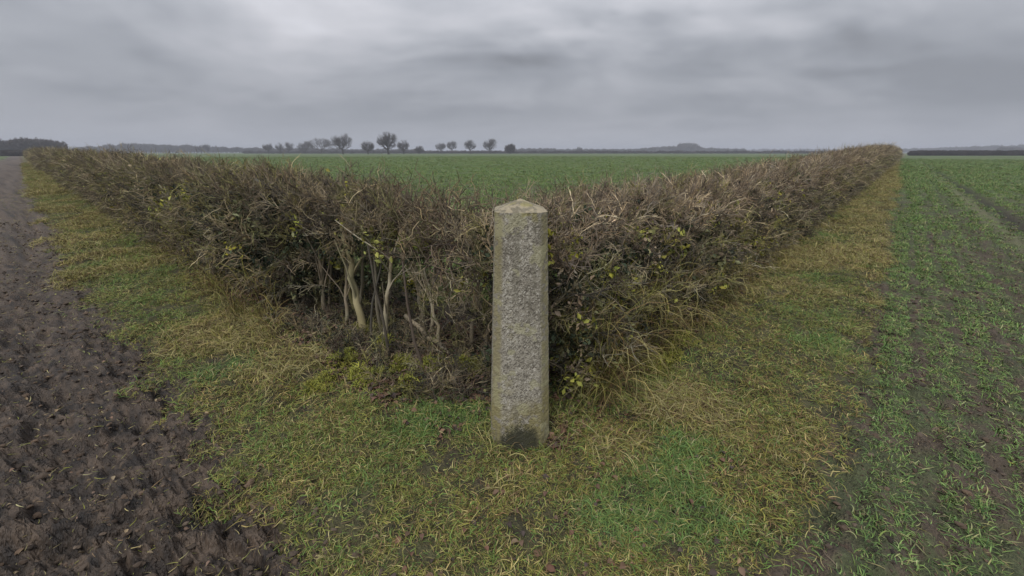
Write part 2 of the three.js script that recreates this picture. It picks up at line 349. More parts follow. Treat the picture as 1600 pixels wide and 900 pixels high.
// ---------- soil clods, straw and fallen leaves ----------
{
  const r = rngOf(202);
  const clods = [0, 1, 2, 3].map((k) => {
    const g = new THREE.IcosahedronGeometry(1, 1), p = g.attributes.position, sx = 0.8 + 0.5 * r(), sz = 0.7 + 0.5 * r();
    for (let i = 0; i < p.count; i++) { const x = p.getX(i), y = p.getY(i), z = p.getZ(i), f = 0.65 + 0.7 * vnoise(x * 1.9 + k * 7 + 20 + z, y * 1.9 + z * 2.3 + 20); p.setXYZ(i, x * f * sx, y * f * 0.5, z * f * sz); }
    g.deleteAttribute('uv'); g.computeVertexNormals(); return g;
  });
  const C = new Scatter(clods), soilMat = new THREE.MeshStandardMaterial({ roughness: 1 });
  const put = (a, b, s) => { const x = toX(a, b), z = toZ(a, b); if (Math.hypot(x, z) < 0.3) return; C.add(r() * 4, x, groundHeight(x, z) + s * 0.1, z, r() - 0.5, 1, r() - 0.5, r() * 6.3, s, s, s, tint(mix3(SOIL, SOIL2, r()), r, 0.25)); };
  for (let i = 0; i < 11000; i++) { const a = 0.4 + 14 * r() ** 1.8, b = edgeSoil(a) - 2.6 * r() ** 1.3 + 0.12; if (a > b) put(a, b, 0.004 + 0.017 * r() ** 3); }
  for (let i = 0; i < 17000; i++) { const b = 0.5 + 14 * r() ** 1.7, a = edgeCrop(b) + 0.05 - 5 * r() ** 1.4; if (b > a) put(a, b, 0.004 + 0.016 * r() ** 4); }
  C.build('clod', soilMat, stuff('soil_clods', 'loose crumbs and clods of dark earth', 'soil'));
  // a curled leaf
  const leaf = (k) => { const g = new THREE.PlaneGeometry(0.7, 1, 2, 3), p = g.attributes.position; const W = [0.05, 0.85, 1, 0.12];
    for (let i = 0; i < p.count; i++) { const row = Math.floor(i / 3), t = row / 3, x = p.getX(i) * W[row]; p.setXYZ(i, x, Math.abs(x) * (0.5 + 0.3 * k) + 0.22 * Math.sin(t * 3 + k), t - 0.5); }
    g.deleteAttribute('uv'); g.computeVertexNormals(); return g; };
  const straw = new Ribbons(), strawB = new Ribbons();
  straw.blade(r, 0, 0, 1, 0.07, 0.12, 0.5, W1, 4); strawB.blade(r, 0, 0, 1, 0.06, 0.2, 0.9, W1, 5);
  const L = new Scatter([leaf(0), leaf(1), leaf(2)]), S = new Scatter([straw.geometry(), strawB.geometry()]);
  const cols = [[[0.15, 0.09, 0.055], 4], [[0.12, 0.062, 0.04], 5], [[0.22, 0.15, 0.085], 1], [[0.06, 0.042, 0.034], 5]];
  const drop = (a, b, s, list) => { if (a + b < 2.88 && a > 1.1 && b > 0.9 && r() < 0.9) return; const x = toX(a, b), z = toZ(a, b); L.add(r() * 3, x, groundHeight(x, z) + 0.012, z, (r() - 0.5) * 1.1, 1, (r() - 0.5) * 1.1, r() * 6.3, s, s, s, tint(pick(list, r), r, 0.3)); };
  for (let i = 0; i < 9000; i++) drop(1.4 + 9 * r() ** 1.6, 1.0 + 1.2 * r(), 0.016 + 0.022 * r(), cols);
  for (let i = 0; i < 6000; i++) drop(0.95 + 1.4 * r(), 1.4 + 9 * r() ** 1.6, 0.022 + 0.025 * r(), cols);
  for (let i = 0; i < 1500; i++) { const a = 0.6 + 16 * r() ** 1.3; drop(a, edgeSoil(a) + 0.1 - 2.2 * r() ** 1.2, 0.008 + 0.014 * r(), [[[0.24, 0.18, 0.105], 4], [[0.15, 0.095, 0.065], 5], [[0.22, 0.22, 0.08], 1]]); }
  for (let i = 0; i < 260; i++) drop(0.1 + 1.1 * r(), 0.4 + 1.6 * r(), 0.014 + 0.02 * r(), cols);
  L.build('leaf', new THREE.MeshStandardMaterial({ roughness: 0.8 }), stuff('leaf_litter', 'fallen brown leaves under the hedges and on the soil', 'leaf litter'));
  for (let i = 0; i < 30000; i++) {
    const left = i % 3 > 0, t = 0.5 + (left ? 24 : 11) * r() ** 1.8, a = left ? t : edgeCrop(t) - 3 * r(), b = left ? edgeSoil(t) + 0.15 - 2.3 * r() ** 1.3 : t, x = toX(a, b), z = toZ(a, b), s = (0.015 + 0.05 * r() * r()) * (1 + 0.05 * t);
    if (Math.hypot(x, z) < 0.4) continue;
    S.add(r() * 2, x, groundHeight(x, z) + 0.008, z, (r() - 0.5) * 0.5, 1, (r() - 0.5) * 0.5, r() * 6.3, s, s, s, tint(pick([[STRAW, 4], [LIME, 1], [BROWN, 5], [OLIVE, 4]], r), r, 0.3));
  }
  S.build('straw', dryMat, stuff('straw', 'scattered straw and plant bits on the bare soil', 'straw'));
}

// ---------- crop seedlings ----------
{
  const r = rngOf(303);
  const cols = [[[0.12, 0.205, 0.06], 6], [[0.165, 0.24, 0.07], 4], [[0.26, 0.27, 0.12], 2], [[0.16, 0.115, 0.075], 1], [[0.07, 0.12, 0.045], 3]];
  const P = new Scatter(tuftVariants(21, 5, 12, 0.05, 0.042, 0.0032, [0.1, 1.1], 2.0, cols)), F = new Scatter(tuftVariants(22, 3, 26, 0.16, 0.09, 0.011, [0.4, 1.3], 1.3, cols));
  const bareAt = (a) => Math.max(0.7 * Math.exp(-Math.pow((a + 1.72) / 0.13, 2)), Math.exp(-Math.pow((a + 2.1) / 0.19, 2)), 0.75 * Math.exp(-Math.pow((a + 1.15) / 0.13, 2)));
  for (let row = 0; row < 110; row++) {
    const a0 = -0.08 - row * 0.125, end = 6 + 9 * r();
    for (let b = 0.4; b < end; b += 0.022 + 0.003 * b) {
      const a = a0 + (r() - 0.5) * 0.09, bb = b + (r() - 0.5) * 0.05, x = toX(a, bb), z = toZ(a, bb), d = Math.hypot(x, z);
      if (a > edgeCrop(bb) - 0.05 || d < 0.45) continue;
      const n = fbm(x * 1.6 + 4, z * 1.6 + 30, 3), thin = smooth(0.3, 0.5, n + 0.015 * Math.min(b, 12));
      if (r() > 0.45 + 0.55 * thin || r() < bareAt(a)) continue;
      const s = (0.6 + 0.7 * r()) * (1 + 0.035 * b);
      P.add(r() * 4, x, groundHeight(x, z) - 0.004, z, (r() - 0.5) * 0.5, 1, (r() - 0.5) * 0.5, r() * 6.3, s, s, s, tint([1, 1, 1], r, 0.28));
    }
  }
  const spread = (b0, b1, wide, n, sc, row) => {
    for (let i = 0; i < n; i++) {
      const b = b0 + (b1 - b0) * r() + (r() + r() - 1) * (b1 - b0) * 0.25; let a = edgeCrop(Math.max(b, 0.5)) - 0.1 - wide * r() ** 1.35;
      if (row) a = Math.round(a / row) * row + (r() - 0.5) * row * 0.55;
      if (b < 1.2 || a > edgeCrop(b) - 0.06 || r() < bareAt(a)) continue;
      const x = toX(a, b), z = toZ(a, b), q = fbm(x * 0.9 + 14, z * 0.9 + 5, 3); if (r() > 0.3 + 1.0 * smooth(0.28, 0.55, q + 0.01 * Math.min(b, 20))) continue;
      const s = sc * (0.7 + 0.6 * r());
      F.add(r() * 3, x, groundHeight(x, z) - 0.008, z, (r() - 0.5) * 0.3, 1, (r() - 0.5) * 0.3, r() * 6.3, s, s, s, tint([1, 1, 1], r, 0.25));
    }
  };
  spread(1.5, 9, 1.1, 1500, 0.36, 0.25); spread(1.5, 6, 6, 2400, 0.34, 0.25); spread(5, 14, 14, 8500, 0.55, 0.25); spread(12, 30, 30, 12000, 0.85, 0.5); spread(28, 60, 45, 9000, 1.4, 0); spread(55, 130, 80, 9000, 2.2, 0);
  for (let i = 0; i < 42000; i++) {
    const d = 4 + 150 * r() ** 2, t = (-48 + 90 * r()) * Math.PI / 180, x = d * Math.sin(t), z = -d * Math.cos(t), a = toA(x, z), b = toB(x, z);
    if (a < 2.5 || b < 2.4) continue; const s = 0.7 + 0.6 * r() + 0.012 * d; F.add(r() * 3, x, groundHeight(x, z) - 0.01, z, 0, 1, 0, r() * 6.3, s, s, s, tint([1, 1, 0.95], r, 0.2));
  }
  P.build('seedling', leafMat, stuff('crop_seedlings', 'young green cereal seedlings in drilled rows on the right', 'crop'));
  F.build('seedling', leafMat, stuff('field_crop', 'green crop of the fields farther away', 'crop'));
}

// ---------- twigs, leaves and stems of the hedges ----------
class Tubes {
  constructor() { this.p = []; this.n = []; this.i = []; this.c = []; }
  tube(pts, radii, sides, col) { // pts: [[x,y,z]...]
    const base = this.p.length / 3; let ux = 0.3, uy = 0.1, uz = 0.95;
    for (let k = 0; k < pts.length; k++) {
      const A = pts[Math.max(0, k - 1)], B = pts[Math.min(pts.length - 1, k + 1)];
      let tx = B[0] - A[0], ty = B[1] - A[1], tz = B[2] - A[2]; const l = Math.hypot(tx, ty, tz) || 1; tx /= l; ty /= l; tz /= l;
      const d = ux * tx + uy * ty + uz * tz; ux -= d * tx; uy -= d * ty; uz -= d * tz; let q = Math.hypot(ux, uy, uz);
      if (q < 0.05) { ux = ty; uy = -tx; uz = 0.01; q = Math.hypot(ux, uy, uz) || 1; } ux /= q; uy /= q; uz /= q;
      const vx = ty * uz - tz * uy, vy = tz * ux - tx * uz, vz = tx * uy - ty * ux;
      for (let s = 0; s < sides; s++) {
        const th = s / sides * 6.28319, c = Math.cos(th), w = Math.sin(th), nx = ux * c + vx * w, ny = uy * c + vy * w, nz = uz * c + vz * w;
        this.p.push(pts[k][0] + nx * radii[k], pts[k][1] + ny * radii[k], pts[k][2] + nz * radii[k]); this.n.push(nx, ny, nz); this.c.push(...(Array.isArray(col[0]) ? col[k] : col));
      }
      if (k) for (let s = 0; s < sides; s++) { const a = base + (k - 1) * sides + s, b = base + (k - 1) * sides + (s + 1) % sides; this.i.push(a, b, a + sides, b, b + sides, a + sides); }
    }
  }
  geometry() {
    const g = new THREE.BufferGeometry();
    g.setAttribute('position', new THREE.Float32BufferAttribute(this.p, 3)); g.setAttribute('normal', new THREE.Float32BufferAttribute(this.n, 3)); g.setAttribute('color', new THREE.Float32BufferAttribute(this.c, 3)); g.setIndex(this.i);
    return g;
  }
}
function wander(r, p, d, len, segs, kink) {
  const pts = [[...p]]; let [x, y, z] = p, [dx, dy, dz] = d;
  for (let s = 0; s < segs; s++) {
    dx += (r() - 0.5) * kink; dy += (r() - 0.5) * kink; dz += (r() - 0.5) * kink; const l = Math.hypot(dx, dy, dz) || 1; dx /= l; dy /= l; dz /= l;
    x += dx * len / segs; y += dy * len / segs; z += dz * len / segs; pts.push([x, y, z]);
  }
  pts.dir = [dx, dy, dz]; return pts;
}
const side = (r, d, amount) => { const v = [d[0] + (r() - 0.5) * 2 * amount, d[1] + (r() - 0.5) * 2 * amount, d[2] + (r() - 0.5) * 2 * amount], l = Math.hypot(...v) || 1; return v.map((x) => x / l); };
function twigClump(seed, len, twigs, rad, kink) {
  const r = rngOf(seed), T = new Tubes(), lerpR = (a, b, n) => Array.from({ length: n }, (_, i) => mix(a, b, i / (n - 1)));
  const main = wander(r, [0, -len * 0.35, 0], side(r, [0, 1, 0], 0.3), len * 1.25, 7, kink);
  T.tube(main, lerpR(rad * 1.15, rad * 0.55, 8), 4, tint([1, 1, 1], r, 0.2));
  for (let i = 0; i < twigs; i++) {
    const b = main[1 + Math.floor(r() * 6)], l = len * (0.25 + 0.5 * r()), d = side(r, main.dir, 1.1), t = wander(r, b, d, l, 4, kink * 1.2), c = tint(r() < 0.3 ? [1.6, 1.55, 1.32] : [0.78, 0.78, 0.78], r, 0.3);
    T.tube(t, lerpR(rad * 0.95, rad * 0.55, 5), 3, c);
    for (let k = 0; k < 2; k++) { const bb = t[1 + Math.floor(r() * 4)]; T.tube(wander(r, bb, side(r, t.dir, 1.2), l * (0.2 + 0.4 * r()), 2, kink), [rad * 0.6, rad * 0.45, rad * 0.3], 3, c); }
  }
  return T.geometry();
}
function leafCluster(seed, n, spread, size) {
  const r = rngOf(seed), gs = [];
  for (let i = 0; i < n; i++) {
    const g = new THREE.PlaneGeometry(0.62, 1, 2, 2), p = g.attributes.position, W = [0.05, 1, 0.15], cu = (r() - 0.3) * 0.9;
    for (let k = 0; k < p.count; k++) { const row = Math.floor(k / 3), x = p.getX(k) * W[row], t = row / 2; p.setXYZ(k, x, t, Math.abs(x) * 0.6 + cu * t * t); }
    const s = size * (0.6 + 0.8 * r());
    g.applyMatrix4(new THREE.Matrix4().compose(new THREE.Vector3((r() - 0.5) * 2 * spread, (r() - 0.5) * 2 * spread, (r() - 0.5) * 2 * spread), new THREE.Quaternion().setFromEuler(new THREE.Euler(r() * 6.3, r() * 6.3, r() * 6.3)), new THREE.Vector3(s, s, s)));
    const c = tint([1, 1, 1], r, 0.35), cc = new Float32Array(p.count * 3); for (let k = 0; k < p.count; k++) cc.set(c, k * 3);
    g.setAttribute('color', new THREE.BufferAttribute(cc, 3)); g.deleteAttribute('uv'); g.computeVertexNormals(); gs.push(g);
  }
  return mergeGeometries(gs);
}
const twigGeos = [1, 2, 3, 4, 5].map((k) => twigClump(400 + k, 0.23, 18, 0.0035, 0.55));
const sprigGeos = [1, 2, 3].map((k) => twigClump(450 + k, 0.28, 7, 0.004, 0.7));
const leafGeos = [1, 2, 3, 4].map((k) => leafCluster(420 + k, 18, 0.09, 0.045));
const strandGeos = tuftVariants(31, 3, 12, 0.08, 0.42, 0.005, [0.9, 1.5], 2.6, [[STRAW, 2], [BROWN, 4], [OLIVE, 3]]);
const barkMat = new THREE.MeshStandardMaterial({ vertexColors: true, roughness: 0.9 });
const stemBump = noiseTexture(128, (u, v) => { const n = fbm(u * 14, v * 40, 4); return [n, n, n]; });
const stemMat = new THREE.MeshStandardMaterial({ vertexColors: true, roughness: 0.95 });
const TW = [[[0.22, 0.185, 0.125], 5], [[0.07, 0.06, 0.045], 6], [[0.1, 0.074, 0.054], 2], [[0.19, 0.18, 0.075], 4], [[0.34, 0.29, 0.2], 3]];
const TWTOP = [[[0.19, 0.155, 0.105], 5], [[0.1, 0.08, 0.06], 5], [[0.33, 0.275, 0.19], 2], [[0.18, 0.168, 0.075], 3]];
const TWTOPR = [[[0.22, 0.172, 0.125], 6], [[0.13, 0.1, 0.076], 4], [[0.38, 0.31, 0.225], 3], [[0.18, 0.165, 0.075], 2]];
const LF = [[[0.11, 0.094, 0.064], 4], [[0.15, 0.15, 0.062], 5], [[0.026, 0.031, 0.02], 7], [[0.32, 0.265, 0.175], 4], [[0.29, 0.29, 0.075], 4]];
const LFR = [[[0.18, 0.142, 0.105], 5], [[0.15, 0.148, 0.06], 4], [[0.026, 0.031, 0.02], 7], [[0.37, 0.3, 0.21], 5], [[0.31, 0.31, 0.065], 4]];
const IVY = [[[0.026, 0.036, 0.02], 5], [[0.05, 0.062, 0.032], 3], [[0.17, 0.175, 0.09], 3]];
const LFYELLOW = [[[0.36, 0.34, 0.05], 2], [[0.27, 0.29, 0.06], 2]];

// s along, w across (0 outer face .. 1 inner face), returns world place
function hedge(cfg) {
  const r = rngOf(cfg.seed), root = thing('clipped_hedge', cfg.label, 'hedge', 'clipped hedges meeting at the corner');
  const T = new Scatter(twigGeos), S = new Scatter(sprigGeos), L = new Scatter(leafGeos), G = new Scatter(strandGeos);
  const place = (s, w) => cfg.left ? [toX(s, w), toZ(s, w)] : [toX(w, s), toZ(w, s)];
  const axis = cfg.left ? dL : dR, out = cfg.left ? [-dR[0], -dR[1]] : [-dL[0], -dL[1]];
  const W0 = cfg.face, WD = 1.15;
  const gapAt = (x, z) => Math.exp(-Math.pow(Math.abs((x + 0.46 + 0.12 * (z + 2.6)) / 0.46), 3) - Math.pow(Math.abs((z + 2.7) / 0.9), 4));
  function sample(s, scale, lenScale) {
    const lumps = (fbm(s * 1.3 + cfg.seed, 3.3, 3) - 0.5) * 0.24, h = cfg.height(s) + lumps * 0.3 + (fbm(s * 5 + cfg.seed, 8, 2) - 0.5) * 0.06;
    let u = r(), v = r(); // u across 0 outer .. 1 inner ; v up 0..1
    if (r() < 0.5) { const e = r(); if (e < 0.55) u = 0.22 * r(); else if (e < 0.9) v = 1 - 0.18 * r(); else u = 1 - 0.2 * r(); }
    const narrow = cfg.recess(s) + 0.12 * smooth(0.55, 0, v) + 0.16 * smooth(0.75, 1.0, v) - lumps * 0.5 - cfg.belly * smooth(0.7, 0.25, v);
    const w = W0 + narrow + u * (WD - narrow - 0.05), y0 = cfg.clear * smooth(0.35, 0.0, u) * (1 - smooth(3, 8, s));
    const [x, z] = place(s, w);
    const y = groundHeight(x, z) + y0 + 0.03 + (h - 0.03 - 0.25 * scale - y0) * v;
    return { x, y, z, u, v, w, gap: gapAt(x, z), h };
  }
  const hollow = (s, p) => cfg.left ? 0.97 * smooth(0.88, 0.62, p.y + 0.2 * (vnoise(s * 5, 2) - 0.5)) * smooth(4.6, 3.0, s) * smooth(0.8, 0.6, p.u) : 0;
  function dirOf(p, rr) {
    const o = p.u < 0.35 ? 1 - p.u : p.u > 0.75 ? -p.u : 0, k = 0.9 * o;
    return [out[0] * k + axis[0] * (r() - 0.5) * 1.3 + (r() - 0.5), 0.35 + p.v * 0.9 + (r() - 0.5) * 1.2, out[1] * k + axis[1] * (r() - 0.5) * 1.3 + (r() - 0.5)];
  }
  const bands = cfg.bands;
  for (const [s0, s1, nt, nl, sc] of bands) {
    const len = s1 - s0;
    for (let i = 0; i < nt * len; i++) {
      const s = s0 + len * r(), p = sample(s, sc); if (p.w > 2.4 || (s < cfg.start(p.w))) continue;
      if (r() < p.gap * (0.5 + 0.47 * smooth(0.5, 0.75, p.v)) || r() < hollow(s, p)) continue;
      const d = dirOf(p), k = sc * (0.75 + 0.55 * r());
      T.add(r() * 5, p.x, p.y, p.z, d[0], d[1], d[2], r() * 6.3, k, k, k, tint(pick(p.v > 0.72 ? cfg.tops : TW, r), r, 0.3));
    }
    for (let i = 0; i < nl * len; i++) {
      const s = s0 + len * r(), p = sample(s, sc); if (p.w > 2.4 || s < cfg.start(p.w)) continue;
      if (r() < p.gap * 1.0 || r() < hollow(s, p)) continue;
      if (p.v > 0.9 && r() < 0.6) continue;
      const dens = fbm(s * 1.7 + 40 + cfg.seed, p.y * 2.2, 3); if (r() > 0.35 + 1.1 * dens) continue;
      const yel = fbm(s * 2.2 + 90, p.y * 3 + cfg.seed, 2) > 0.6 && r() < 0.5, k = sc * (0.7 + 0.6 * r());
      L.add(r() * 4, p.x, p.y, p.z, r() - 0.5, r() - 0.5, r() - 0.5, r() * 6.3, k, k, k, tint(pick(yel ? LFYELLOW : fbm(s * 1.4 + 11 + cfg.seed, p.y * 2.4 + p.w, 3) > 0.56 ? IVY : cfg.leaves, r), r, 0.35));
    }
  }
  for (const [s, w, top] of cfg.sprigs) { const [x, z] = place(s, w), k = 0.75 + 0.5 * r(); S.add(r() * 3, x, top - 0.36 * k, z, (r() - 0.5) * 0.6, 1, (r() - 0.5) * 0.6, r() * 6.3, k, k, k, tint(r() < 0.5 ? [0.1, 0.072, 0.054] : [0.2, 0.165, 0.11], r, 0.3)); }
  for (let i = 0; i < cfg.sprigCount; i++) { const s = 1.6 + 22 * r() ** 1.6, w = W0 + 0.2 + 0.8 * r(); if (s < cfg.start(w)) continue; const [x, z] = place(s, w), k = 0.4 + 0.35 * r() + s * 0.01; S.add(r() * 3, x, cfg.height(s) - 0.33 * k + 0.05 * r(), z, (r() - 0.5) * 0.8, 1, (r() - 0.5) * 0.8, r() * 6.3, k, k, k, tint(pick(TWTOP, r), r, 0.35)); }
  for (let i = 0; i < cfg.clutter; i++) {
    const s = 1.5 + 2.2 * r(), w = 1.12 + 0.75 * r(), [x, z] = place(s, w), k = 0.35 + 0.4 * r(); if (Math.hypot(x - POST.x, z - POST.z) < 0.26 || s + w < 2.93) continue;
    const y = groundHeight(x, z) + 0.02 + 0.07 * r() * r();
    if (r() < 0.45) T.add(r() * 5, x, y, z, r() - 0.5, 0.25, r() - 0.5, r() * 6.3, k, k * 0.9, k, tint(pick(TW, r), r, 0.3));
    else L.add(r() * 4, x, y, z, r() - 0.5, 1, r() - 0.5, r() * 6.3, k * 1.1, k * 0.6, k * 1.1, tint(pick([[[0.045, 0.05, 0.03], 5], [[0.075, 0.05, 0.04], 4], [[0.12, 0.12, 0.05], 2], [[0.16, 0.11, 0.075], 2]], r), r, 0.35));
  }
  // dead stalks and trailing strands hanging out of the face
  for (let i = 0; i < cfg.strands; i++) {
    const s = cfg.strandFrom + 5 * r() ** 1.5, w = W0 - 0.08 + 0.16 * r(), [x, z] = place(s, w), k = 0.6 + 0.6 * r(), y = groundHeight(x, z) + (r() < 0.5 ? 0 : 0.45 * r());
    G.add(r() * 3, x, y, z, out[0] * 0.35 * r() + (r() - 0.5) * 0.4, 1, out[1] * 0.35 * r() + (r() - 0.5) * 0.4, r() * 6.3, k * 0.8, k, k * 0.8, tint([0.75, 0.72, 0.62], r, 0.35));
  }
  // woody stems
  for (const st of cfg.stems) {
    const [x0, z0, x1, y1, z1, rad, col] = st, y0 = groundHeight(x0, z0) - 0.05, Tn = new Tubes(), n = 9, pts = [], rr = [], cc = [];
    for (let k = 0; k <= n; k++) {
      const t = k / n, wob = 0.035 * Math.sin(t * 3.14);
      pts.push([mix(x0, x1, t) + (r() - 0.5) * wob, mix(y0, y1, t), mix(z0, z1, t) + (r() - 0.5) * wob]); rr.push(rad * 1.05 * (1.15 - 0.5 * t) * (0.9 + 0.2 * r()) + rad * 0.5 * Math.exp(-t * 12));
      cc.push(tint(mix3(col, [0.17, 0.17, 0.06], 0.6 * smooth(0.3, 0.0, t) * r() + 0.25 * r()), r, 0.15));
    }
    Tn.tube(pts, rr, 9, cc);
    for (let k = 0; k < (y1 < 0.4 ? 0 : 5); k++) { const t = 0.35 + 0.6 * r(), q = pts[Math.floor(t * n)], w = wander(r, q, side(r, [0, 1, 0], 0.45), 0.3 + 0.3 * r(), 5, 0.4); Tn.tube(w, [0, 1, 2, 3, 4, 5].map((e) => rad * 0.42 * (1 - e * 0.13)), 5, tint(col, r, 0.2)); }
    part('stem', Tn.geometry(), stemMat, root);
  }
  for (let i = 0; i < cfg.stemCount; i++) {
    const s = 2 + i * 0.24 + 0.15 * r(), w = W0 + 0.28 + 0.35 * r(), [x, z] = place(s, w), Tn = new Tubes(), h = cfg.height(s) * (0.6 + 0.2 * r()), rad = 0.009 + 0.012 * r();
    const pts = wander(r, [x, groundHeight(x, z) - 0.04, z], side(r, [0, 1, 0], 0.25), h, 6, 0.25), col = tint(pick(TW, r), r, 0.2);
    Tn.tube(pts, pts.map((_, k) => rad * (1 - k * 0.09)), 6, col); part('stem', Tn.geometry(), stemMat, root);
  }
  T.build('twig_mass', barkMat, root); S.build('sprig_mass', barkMat, root); L.build('foliage', leafMat, root); G.build('trailing_stalks', dryMat, root);
  return root;
}
const PALE = [0.4, 0.34, 0.24], GREYB = [0.26, 0.215, 0.155];
const cornerSprigs = [], rs = rngOf(77);
for (let i = 0; i < 120; i++) { const a = 1.75 + 1.0 * rs(), b = 1.6 + 0.5 * rs(); cornerSprigs.push([a, b, 1.04 + 0.27 * rs()]); }
hedge({ left: true, seed: 51, recess: (s) => 0.42 * smooth(4.2, 2.6, s), face: 1.0, belly: 0.0, clear: 0.2, label: 'brown clipped hedge running away to the left, bare stems at its corner end',
  height: (s) => 1.1 + 0.17 * smooth(2.2, 4.5, s) + 0.13 * smooth(5, 20, s) + 0.3 * smooth(20, 60, s), start: (w) => 1.5 + 0.25 * smooth(1.25, 1.0, w), leaves: LF, tops: TWTOP,
  bands: [[1.4, 3.6, 600, 560, 0.68], [3.6, 8, 440, 520, 0.78], [8, 18, 300, 360, 0.95], [18, 45, 150, 200, 1.3], [45, 150, 60, 70, 2.0]],
  sprigs: cornerSprigs, sprigCount: 90, strands: 50, strandFrom: 3.3, stemCount: 26, clutter: 700,
  stems: [[-0.94, -2.79, -0.82, 0.78, -2.8, 0.017, PALE], [-1.14, -3.0, -1.24, 0.9, -3.04, 0.025, [0.38, 0.33, 0.19]], [-1.6, -3.34, -1.58, 0.65, -3.36, 0.017, GREYB], [-0.73, -3.2, -0.78, 0.75, -3.2, 0.015, PALE], [-0.36, -2.62, -0.8, 0.24, -2.92, 0.02, GREYB],
    [-0.62, -2.95, -0.55, 0.75, -3.0, 0.013, PALE], [-1.9, -3.5, -1.95, 0.6, -3.5, 0.018, GREYB], [-1.36, -3.15, -1.28, 0.6, -3.2, 0.013, GREYB], [-0.3, -2.72, -0.22, 0.72, -2.8, 0.014, GREYB], [-0.5, -2.75, -0.62, 0.62, -2.85, 0.012, PALE], [-2.3, -3.75, -2.28, 0.6, -3.8, 0.018, GREYB], [-0.2, -2.5, -0.1, 0.6, -2.6, 0.013, GREYB]] });
hedge({ left: false, seed: 87, recess: () => 0, face: 1.1, belly: 0.16, clear: 0.0, label: 'mauve-brown leafy clipped hedge running away to the right behind the post',
  height: (s) => 1.13 + 0.02 * smooth(3, 7, s) + 0.16 * smooth(6, 14, s) + 0.33 * smooth(12, 30, s) + 0.4 * smooth(28, 55, s), start: (w) => 1.55 + 0.2 * smooth(1.35, 1.1, w), leaves: LFR, tops: TWTOPR,
  bands: [[1.5, 3.6, 540, 700, 0.68], [3.6, 8, 420, 600, 0.78], [8, 18, 300, 400, 0.95], [18, 45, 160, 220, 1.3], [45, 160, 64, 80, 2.0]],
  sprigs: [], sprigCount: 70, strands: 420, strandFrom: 1.9, stemCount: 22, clutter: 0, stems: [] });

